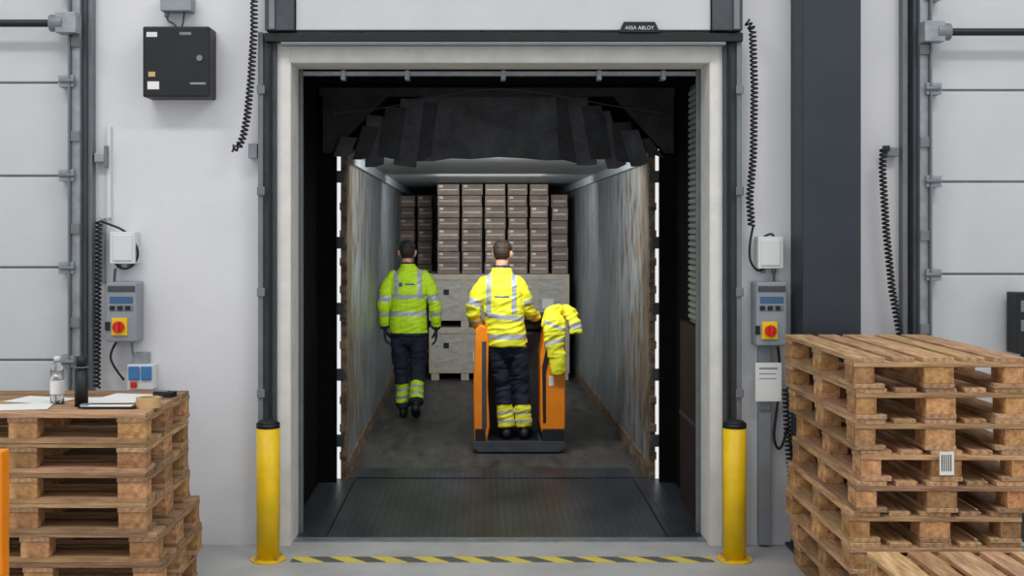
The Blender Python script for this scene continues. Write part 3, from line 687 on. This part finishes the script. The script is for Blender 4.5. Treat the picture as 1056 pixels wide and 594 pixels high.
# ---- operator
g=group('truck_operator',(.2,10.06,.121)); oy=10.06
def O(x,y,z): return (x,oy+y,z)
f=Fig()
f.tube('torso',[O(.185,0,.96),O(.183,0,1.03),O(.178,0,1.12),O(.165,.0,1.25),O(.15,.01,1.38),O(.14,.01,1.49),O(.138,.01,1.555),O(.142,.01,1.61),O(.147,.015,1.675)],[.18,.178,.172,.172,.186,.19,.155,.10,.074],[.14,.138,.13,.128,.135,.13,.105,.083,.072],flat=(True,True))
f.tube('armL',[O(0,0,1.52),O(-.07,-.01,1.41),O(-.105,-.0,1.27),O(-.09,.06,1.19),O(-.055,.14,1.13)],[.068,.068,.062,.054,.047],flat=(False,True))
f.tube('armR',[O(.27,.01,1.52),O(.335,.02,1.41),O(.365,.06,1.28),O(.41,.14,1.23),O(.465,.23,1.20)],[.068,.068,.06,.054,.047],flat=(False,True))
f.tube('hip',[O(.185,0,1.1),O(.188,0,1.0),O(.195,0,.92)],[.155,.165,.15],[.115,.12,.108])
f.tube('legL',[O(.105,0,.98),O(.125,.015,.80),O(.15,.035,.61),O(.17,.02,.43),O(.185,.0,.23)],[.096,.088,.075,.069,.07],flat=(False,True))
f.tube('legR',[O(.275,0,.98),O(.29,.015,.80),O(.31,.035,.61),O(.325,.02,.43),O(.34,.0,.23)],[.096,.088,.075,.069,.07],flat=(False,True))
for xx,a in ((.185,-.02),(.34,.03)):
    f.tube('shoe',[O(xx,-.05,.17),O(xx,.03,.175),O(xx+a,.10,.165),O(xx+a*1.5,.17,.156)],[.04,.045,.048,.038],[.045,.05,.04,.03]); f.tube('shoe',[O(xx,-.01,.27),O(xx,-.01,.18)],[.046,.046])
def r2(l,t,p):
    x=p[0]-.16; z=p[2]
    if l=='torso':
        if 1.02<z<1.065 or 1.20<z+.12*x<1.245: return 'silver'
        if z>1.245 and .09<abs(x+.02)<.132: return 'silver'
        if z>1.665: return 'navy'
        if p[1]<oy and -.08<x<.05 and 1.395<z<1.412: return 'dblue'
        return 'hivis'
    if l[:3]=='arm':
        if .30<t<.40 or .66<t<.76: return 'silver'
        if t>.94: return 'navy'
        return 'hivis'
    if l=='shoe': return 'shoe'
    if l[:3]=='leg' and .76<t<1.01: return 'silver' if (.83<t<.865 or .92<t<.955) else 'hivis'
    return 'navy'
f.build('body',.008,['hivis','silver','navy','shoe','dblue'],r2,g,2,fold(.014,None))
head(g,(.155,oy+.03,1.785),-.35,-.05,'hair')
hand(g,'hand_left',O(-.05,.155,1.12),(.1,1,-.12),(0,0,-1),(1,0,0),.5,'glove')
hand(g,'hand_right',O(.468,.235,1.205),(.25,1,-.02),(0,0,-1),(-1,0,0),.75,'glove')
g.location=(.2,9.99,.103); g.scale=(.98,.98,.95)

# ---------------------------------------------------------------- lights / world
w=bpy.data.worlds.new('world'); S.world=w; w.use_nodes=True
bg=w.node_tree.nodes['Background']; bg.inputs[0].default_value=(.945,.97,1,1); bg.inputs[1].default_value=.86
def area(name,loc,target,size,power,col=(1,1,1),sy=None):
    l=bpy.data.lights.new(name,'AREA'); l.energy=power; l.size=size; l.color=col
    if sy: l.shape='RECTANGLE'; l.size_y=sy
    o=bpy.data.objects.new(name,l); o.location=loc; o.rotation_euler=(Vector(target)-Vector(loc)).to_track_quat('-Z','Y').to_euler(); S.collection.objects.link(o)
area('hall_ceiling_light',(-3,3,6.5),(-3,5,0),3,110,(1,.99,.98),.6)
area('hall_ceiling_light',(3,3,6.5),(3,5,0),3,110,(1,.99,.98),.6)
area('container_fill_light',(.1,8.99,2.43),(.1,12.6,1.1),1.3,46,(.96,.98,1),.05)  # added fill hidden behind the curtain hem, brightens the container interior
area('container_fill_light',(.05,12.32,2.43),(.05,15,1.5),1.0,22,(.98,.99,1),.05)  # second added fill farther in, brightens the cargo

cam=bpy.data.cameras.new('camera'); co=bpy.data.objects.new('camera',cam); S.collection.objects.link(co)
co.location=(0,0,CH); co.rotation_euler=(math.pi/2,0,0)
cam.sensor_width=36; cam.lens=F/1056*36; cam.shift_x=28/1056; cam.shift_y=-61/1056; cam.clip_end=200
S.camera=co
